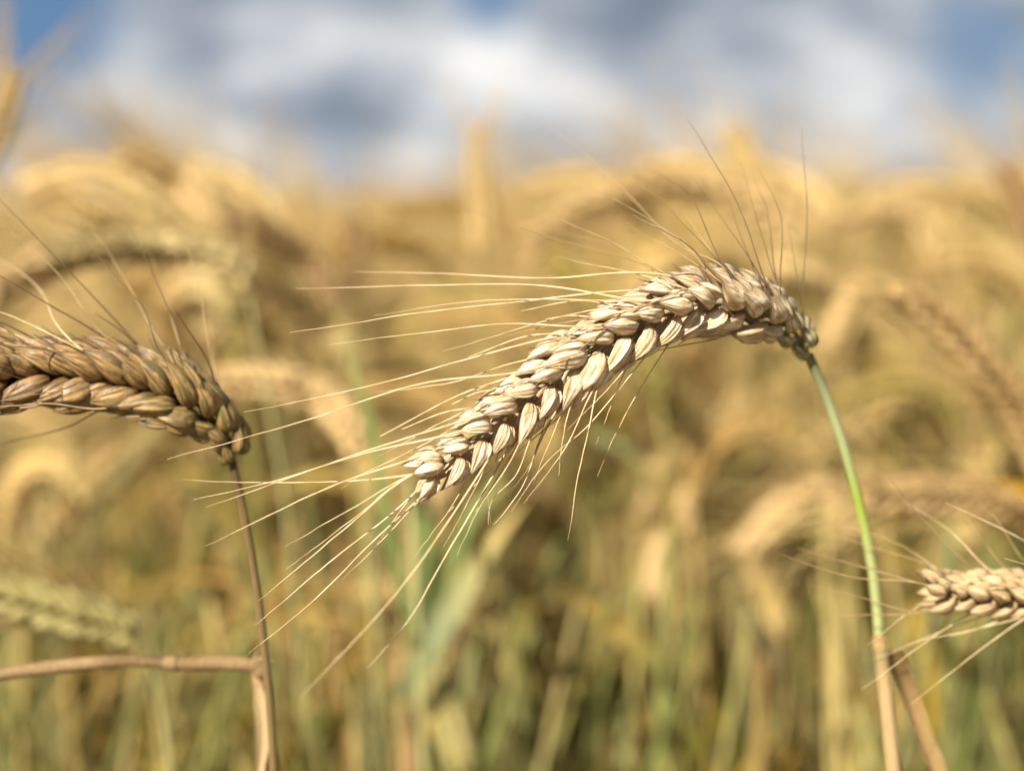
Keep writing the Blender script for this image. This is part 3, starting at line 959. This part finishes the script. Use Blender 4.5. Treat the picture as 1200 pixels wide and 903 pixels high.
named_plant('wheat plant with cream bow-shaped ear, its underside green, arching behind the brown ear', [(292, 345, .62), (285, 318, .62), (255, 298, .62), (200, 290, .62), (140, 290, .61), (80, 300, .60), (20, 325, .59), (-25, 355, .58)],
            [(305, 420, .63), (330, 560, .64), (350, 760, .66)], 31, 26, .0115, .0056, (sand_ear, pale_stem), lambda s: .7 * (s < .75), R(38), 50, .35, at=.62)
named_plant('wheat plant with drooping tan ear showing dark toothed furrow, beyond the green stem', [(1235, 590, .62), (1222, 540, .615), (1195, 485, .61), (1160, 435, .60), (1120, 390, .595), (1080, 355, .59), (1050, 330, .585)],
            [(1240, 660, .62), (1245, 760, .63), (1250, 900, .64)], 32, 24, .0125, .0062, (tan_ear, M_STEM), None, R(10), 40, .35, (.04, .06), at=.60)
named_plant('wheat plant with broad sandy ear lying level just above the small pale ear', [(1240, 650, .56), (1215, 610, .56), (1170, 588, .555), (1110, 580, .55), (1050, 578, .545), (1005, 580, .54)],
            [(1250, 720, .57), (1255, 900, .58)], 33, 20, .0122, .0062, (tan_ear, M_STEM), None, R(25), 50, .4, at=.60)
named_plant('wheat plant with pale olive ear slanting above the broken straw', [(165, 745, .54), (140, 735, .54), (100, 722, .535), (50, 708, .53), (0, 695, .525), (-50, 690, .52)],
            [(185, 800, .55), (200, 900, .56)], 34, 18, .0125, .0064, (olive_ear, pale_stem), lambda s: .35, R(25), 30, .35, at=.55)
named_plant('wheat plant with pinkish tan ear nodding down over green stems, under the sharp ear', [(990, 625, .70), (985, 590, .70), (965, 578, .70), (930, 588, .695), (895, 615, .69), (868, 648, .685)],
            [(995, 680, .71), (985, 800, .72), (970, 900, .73)], 35, 20, .0125, .0062, (sand_ear, M_STEM), None, R(20), 40, .35, at=.80)
named_plant('wheat plant with pale pink ear hanging straight down, yellow leaf at its foot', [(800, 590, .72), (805, 585, .72), (800, 605, .715), (785, 630, .71), (772, 660, .705), (762, 700, .70)],
            [(788, 640, .74), (772, 760, .75), (745, 900, .76)], 36, 18, .0118, .0060, (sand_ear, M_STEM), None, R(15), 36, .3, at=.85,
            leaf=[([(770, 780, .73), (740, 748, .72), (700, 715, .71), (660, 690, .70)], .012, yellow_leaf, .3, .6)])
named_plant('tall wheat plant with erect golden ear standing alone against the clouds', [(566, 300, .86), (565, 270, .86), (563, 235, .86), (560, 190, .86), (557, 145, .86)],
            [(568, 380, .86), (575, 520, .87), (580, 700, .88)], 37, 20, .0125, .0062, (gold_ear, M_STEM), None, R(10), 40, .2, (.025, .045), size=lambda s: 1.05 - .45 * s)
named_plant('wheat plant with short golden tip leaning left above the sharp ear', [(905, 260, 1.0), (898, 235, 1.0), (885, 205, 1.0), (870, 175, 1.0), (856, 150, 1.0)], [(915, 330, 1.0), (930, 450, 1.01)], 38, 18, .0125, .0068, (gold_ear, M_STEM), None, R(10), 24, .12, (.025, .045))
named_plant('wheat plant with tawny ear at the very edge, bristling towards the sky', [(-30, 215, .62), (-18, 185, .62), (-5, 150, .62), (10, 110, .62), (18, 82, .62)], [(-40, 260, .62), (-50, 400, .63)], 39, 18, .0115, .0058, (gold_ear, M_STEM), None, R(10), 40, .35, (.04, .07), at=.8)
named_plant('wheat plant with huge soft golden arch spreading behind the sharp ear', [(935, 300, .66), (920, 262, .66), (880, 232, .66), (820, 216, .66), (755, 218, .65), (695, 236, .645), (640, 268, .64), (610, 300, .635)],
            [(945, 360, .67), (955, 500, .68), (960, 700, .69)], 40, 24, .0155, .0080, (sand_ear, M_STEM), None, R(45), 90, .45, (.07, .11), at=.85)
named_plant('wheat plant with tan ear leaning left on the skyline above the cream arch', [(255, 270, .80), (240, 240, .80), (215, 213, .80), (180, 192, .79), (140, 178, .78)], [(270, 340, .81), (285, 460, .82)], 41, 20, .0125, .0066, (sand_ear, M_STEM), None, R(20), 40, .3)
named_plant('wheat plant with brown-gold ear sloping to the right behind the cream arch', [(400, 370, .82), (385, 340, .82), (360, 310, .82), (330, 285, .81), (295, 262, .80), (262, 250, .8)], [(410, 440, .83), (420, 600, .84)], 42, 20, .0125, .0064, (dark_ear, M_STEM), None, R(20), 30, .25)
named_plant('wheat plant with small dark ear standing upright between the arches', [(416, 345, .95), (415, 310, .95), (414, 285, .95), (412, 255, .95)], [(418, 400, .95), (420, 520, .96)], 43, 16, .0115, .006, (dark_ear, M_STEM), None, R(10), 20, .15)
named_plant('wheat plant with dark brown ear leaning left at the photo edge on the skyline', [(1225, 310, .78), (1212, 270, .78), (1195, 232, .78), (1178, 195, .78)], [(1235, 380, .78), (1245, 520, .79)], 44, 18, .0118, .0062, (dark_ear, M_STEM), None, R(10), 30, .3)
named_plant('wheat plant with pale ear lying low between the brown ear and the straw awns', [(420, 540, .66), (408, 500, .66), (380, 470, .66), (340, 452, .655), (295, 446, .65), (250, 448, .645)], [(430, 600, .67), (440, 760, .68)], 45, 20, .0125, .0064, (sand_ear, pale_stem), None, R(25), 24, .3)
named_plant('wheat plant with sandy ear slanting up behind the dark thin stem', [(40, 640, .70), (60, 615, .70), (100, 575, .695), (140, 540, .69), (180, 510, .685)], [(20, 700, .71), (10, 850, .72)], 46, 20, .0125, .0062, (gold_ear, M_STEM), None, R(20), 24, .3, at=.95)
named_plant('wheat plant with green-tinged upright young ear low among the stems', [(545, 910, .70), (535, 870, .70), (522, 830, .70), (508, 785, .70)], [(550, 960, .70), (555, 1000, .705)], 47, 16, .0118, .0062, (olive_ear, pale_stem), lambda s: .4, R(10), 16, .15)
named_plant('wheat plant with golden ear bowed right above the drooping tan ear', [(1090, 330, .98), (1095, 290, .98), (1080, 262, .98), (1045, 250, .975), (1000, 255, .97), (965, 270, .965)], [(1085, 420, .99), (1080, 560, 1.0)], 48, 20, .0125, .0066, (sand_ear, M_STEM), None, R(30), 30, .3)


# single stalks and leaves that stand out in the blur
def blade_plant(name, label, cat, stem_px, stem_r, stem_mat, leaves):
    spts = [P(*q) for q in stem_px]
    foot = spts[-1].copy(); foot[2] = 0
    spts = spts + [(spts[-1] + foot) / 2, foot]
    root = thing(name, label, cat, None, tuple(foot))
    sg = Geo()
    tube(sg, spline(spts, 30) - foot, [stem_r * .7, stem_r, stem_r * 1.1], 8)
    obj('stem', sg, [stem_mat], root)
    for (lpx, wd, mat, fold, tw) in leaves:
        g_ = Geo()
        ribbon(g_, spline([P(*q) for q in lpx], 24) - foot, wd, np.array([.15, -1, .2]), fold, tw, .3, across=5)
        obj('leaf', g_, [mat], root)
    return root


blade_plant('wheat_shoot', 'green wheat shoot with broad grey-green blade turning yellow at its tip', 'wheat shoot', [(480, 560, .60), (488, 700, .60), (497, 900, .61)], .0022, pale_stem,
            [([(470, 820, .68), (500, 760, .675), (535, 703, .67), (572, 645, .665), (618, 585, .66)], .0125, bluegreen_leaf, .25, .5), ([(490, 760, .6), (470, 690, .6), (452, 600, .6), (435, 500, .6), (405, 400, .6), (385, 340, .6)],   .005, green_leaf, .3, .6)])
blade_plant('wheat_shoot', 'wheat shoot with dark green upright blades behind the tip of the sharp ear', 'wheat shoot', [(500, 560, .72), (505, 700, .72), (512, 900, .73)], .0016, green_leaf,
            [([(505, 760, .72), (500, 690, .72), (494, 610, .72), (497, 520, .72)], .013, green_leaf, .25, .4), ([(507, 740, .72), (530, 650, .72), (560, 590, .72), (600, 560, .72)], .012, green_leaf, .25, .5)])
blade_plant('wheat_shoot', 'wheat shoot with orange leaf pointing in from the edge above the small pale ear', 'wheat shoot', [(1270, 600, .58), (1275, 760, .58), (1280, 900, .59)], .0016, M_STEM,
            [([(1272, 640, .58), (1240, 600, .578), (1205, 575, .575), (1165, 560, .57)], .010, orange_leaf, .25, .4)])
blade_plant('dead_stalk', 'reddish brown dead stalk standing low between pale green stems', 'stalk', [(468, 760, .75), (472, 820, .75), (480, 900, .755)], .0042, blade_material('red_stalk', [(0.0, (.42, .24, .11)), (1, (.36, .21, .10))], .05), [])


# ---- the rest of the near field, single plants copied from ten kinds
rf = random.Random(2024)
protos_m = [(st, proto_meshes(pg), pg) for st, pg in PROTO]
firsts = [None] * len(PROTO)
TINT = ['tan']
count = 0
placed = []
tries = 0
stuff_spots = []


def top_offset(d, rng):
    """height of the canopy against the camera at distance d"""
    return -0.055 - 0.05 * max(0, 1.2 - d) + rng.gauss(0, .028)


while count < 250 and tries < 20000:
    tries += 1
    d = math.sqrt(rf.uniform(.76 ** 2, 1.6 ** 2))
    x = rf.uniform(-.40, .40) * d * 1.05
    if any((x - q[0]) ** 2 + (d - q[1]) ** 2 < .020 ** 2 for q in placed):
        continue
    i = rf.randrange(len(PROTO))
    st, ms, pg = protos_m[i]
    rz = rf.uniform(-.9, .9) + math.pi if rf.random() < .68 else rf.uniform(0, 2 * math.pi)   # most nod to the left, as the wind left them
    top = pg['line'][:, 2].max()
    ztop = CAM_H + min(.012, top_offset(d, rf)) - (abs(rf.gauss(0, .12)) if rf.random() < .72 else 0)
    sc = ztop / top
    sxy = rf.uniform(.95, 1.08)
    mw = Matrix.Translation((x, d, 0)) @ Matrix.Rotation(rz, 4, 'Z') @ Matrix.Diagonal((sxy, sxy, sc, 1))
    em = mw @ Vector(pg['line'][7])
    px, py, dd = proj(em)
    if not (15 < px < 1185 and 200 < py < 860):
        continue
    # keep the open window of the photograph: nothing tall close in front of the bright arches
    if dd < .76:
        continue
    placed.append((x, d))
    if firsts[i] is None:
        firsts[i] = first_plant(ms)
        r = firsts[i]
    else:
        r = dup(firsts[i])
    r.location = (x, d, 0)
    r.rotation_euler = (0, 0, rz)
    r.scale = (sxy, sxy, sc)
    r['label'] = f"blurred wheat plant with {st} ear, centred {round(px / 12)} percent across and {round(py / 9.03)} percent down the photo"
    count += 1

for n_, (px_, py_, d_) in enumerate(((55, 218, 1.0), (105, 203, .95), (150, 180, 1.05), (190, 195, .98), (228, 215, 1.1), (335, 232, 1.2), (465, 228, 1.3), (625, 222, 1.1), (680, 212, 1.0), (735, 200, 1.12), (795, 197, .98),
                                    (850, 196, 1.05), (900, 210, 1.15), (1010, 232, 1.25), (1085, 220, 1.1), (1130, 212, 1.0), (1172, 205, 1.1), (20, 200, 1.1), (520, 240, 1.05), (960, 225, 1.2))):
    i = (2, 4, 8, 3, 9, 1, 0, 2, 4, 8, 5, 3, 9, 8, 4, 2, 3, 8, 9, 4)[n_]
    st, ms, pg = protos_m[i]
    tp_ = P(px_, py_, d_)
    rz = math.pi + rf.uniform(-.5, .5)
    sc = tp_[2] / pg['line'][:, 2].max()
    k_ = pg['line'][int(np.argmax(pg['line'][:, 2]))]
    x, y = tp_[0] - (k_[0] * math.cos(rz) - k_[1] * math.sin(rz)) * 1.15, tp_[1] - (k_[0] * math.sin(rz) + k_[1] * math.cos(rz)) * 1.15
    if firsts[i] is None:
        firsts[i] = first_plant(ms)
        r = firsts[i]
    else:
        r = dup(firsts[i])
    r.location = (x, y, 0)
    r.rotation_euler = (0, 0, rz)
    r.scale = (1.15, 1.15, sc)
    em = Matrix.Translation((x, y, 0)) @ Matrix.Rotation(rz, 4, 'Z') @ Matrix.Diagonal((1.15, 1.15, sc, 1)) @ Vector(pg['line'][7])
    px, py, dd = proj(em)
    r['label'] = f"blurred wheat plant with {st} ear on the skyline, {round(px / 12)} percent across and {round(py / 9.03)} percent down"
    count += 1

# ---- one mass: the countless wheat further back and to the sides
LOW = [proto_geo(rp, dr, rp.uniform(.085, .11), .70, rp.uniform(.02, .07), low=True, nleaf=2, ear_scale=1.1) for dr in (.3, .6, 1.0, 1.4, 1.8, 2.2, 2.6, 1.6)]


def flat(pg):
    g_ = Geo()
    for part, mi in (('stem', 0), ('ear', 2), ('beard', 3)):
        v, f, a_, _ = pg[part].arrays()
        g_.v.append(v); g_.f.append(f + g_.n); g_.at.append(a_); g_.mi.append(np.full(len(f), mi, np.int32)); g_.n += len(v)
    for l in pg['leaves']:
        v, f, a_, _ = l.arrays()
        g_.v.append(v); g_.f.append(f + g_.n); g_.at.append(a_); g_.mi.append(np.full(len(f), 1, np.int32)); g_.n += len(v)
    return g_.arrays(), pg['line'][:, 2].max()


LOWA = [flat(p) for p in LOW]
spots = []
for (d0, d1, wide, dens) in ((1.5, 4.0, .62, 330), (4.0, 12.0, .55, 75)):
    area = wide * (d1 ** 2 - d0 ** 2)
    for _ in range(int(area * dens)):
        d = math.sqrt(rf.uniform(d0 ** 2, d1 ** 2))
        spots.append((rf.uniform(-wide, wide) * d, d))
for _ in range(330):        # either side of the frame, closer in
    d = rf.uniform(.8, 1.6)
    e = .43 * d + .13 + rf.uniform(0, .9)
    spots.append((e if rf.random() < .6 else -e - .06, d))
V, F, AT, MI, n0 = [], [], [], [], 0
for x, d in spots:
    (v, f, a_, mi), top = LOWA[rf.randrange(len(LOWA))]
    rz = rf.uniform(-1.0, 1.0) + math.pi if rf.random() < .65 else rf.uniform(0, 2 * math.pi)
    off_ = -0.068 + rf.gauss(0, .034) - (abs(rf.gauss(0, .11)) if rf.random() < .45 else 0) if d > 1.5 else -.08 + rf.gauss(0, .03)
    if d > 1.5 and rf.random() < .03:
        off_ += rf.uniform(.02, .05)
    sz = (CAM_H + min(off_, .05)) / top
    sxy = rf.uniform(.95, 1.15)
    c_, s_ = math.cos(rz) * sxy, math.sin(rz) * sxy
    vv = np.empty_like(v)
    vv[:, 0] = v[:, 0] * c_ - v[:, 1] * s_ + x
    vv[:, 1] = v[:, 0] * s_ + v[:, 1] * c_ + d
    vv[:, 2] = v[:, 2] * sz
    at = a_.copy(); at[:, 4] = rf.random()
    V.append(vv); F.append(f + n0); AT.append(at); MI.append(mi); n0 += len(v)
me = quad_mesh('wheat_field', np.vstack(V), np.vstack(F), np.vstack(AT), np.concatenate(MI), [M_STEM, M_LEAF, M_EAR, M_BEARD])
fo = bpy.data.objects.new('wheat_field', me)
C.objects.link(fo)
fo['kind'] = 'stuff'
fo['label'] = 'dense ripe wheat filling the field behind the nearer plants'

# ---- leaves and stems crowding the foot of the near plants
ug = Geo()
for _ in range(2100):
    d = math.sqrt(rf.uniform(.70 ** 2, 1.9 ** 2))
    x = rf.uniform(-.46, .46) * d
    zmax = CAM_H - d * rf.uniform(.20, .34)
    st = np.array([x, d, 0.0])
    if rf.random() < .68:
        tube(ug, spline([st, st + np.array([rf.uniform(-.03, .03), rf.uniform(-.02, .02), zmax * .5]), st + np.array([rf.gauss(0, .045), rf.uniform(-.05, .05), zmax])], 6), [.0028, .0024, .0016], 5, rf.random(), 0, 0)
        ug.at[-1][:, 4] = rf.random()
    else:
        h = zmax - rf.uniform(.12, .30)
        az = rf.uniform(0, 2 * math.pi)
        ox = np.array([math.cos(az), math.sin(az), 0]) * rf.uniform(.35, 1)
        ll = rf.uniform(.12, .28); dr = rf.uniform(-.5, 1.0)
        s0 = st + np.array([0, 0, h])
        pth = [s0, s0 + ox * ll * .1 + np.array([0, 0, ll * .3]), s0 + ox * ll * .3 + np.array([0, 0, ll * (.52 - .2 * dr)]), s0 + ox * ll * .5 + np.array([0, 0, ll * (.6 - .6 * dr)])]
        ribbon(ug, spline(pth, 9), rf.uniform(.005, .0115), unit(-ox * .5 + np.array([0, 0, 1.0])), .3, rf.uniform(-1.5, 1.5), rf.random(), 1)
        ug.at[-1][:, 4] = rf.random()
uo = obj('wheat_undergrowth', ug, [M_STEM, M_LEAF])
uo['kind'] = 'stuff'
uo['label'] = 'tangle of green and yellow wheat leaves between the stems'
print('PLANTS', count, 'STUFF', len(spots), 'VERTS', n0)
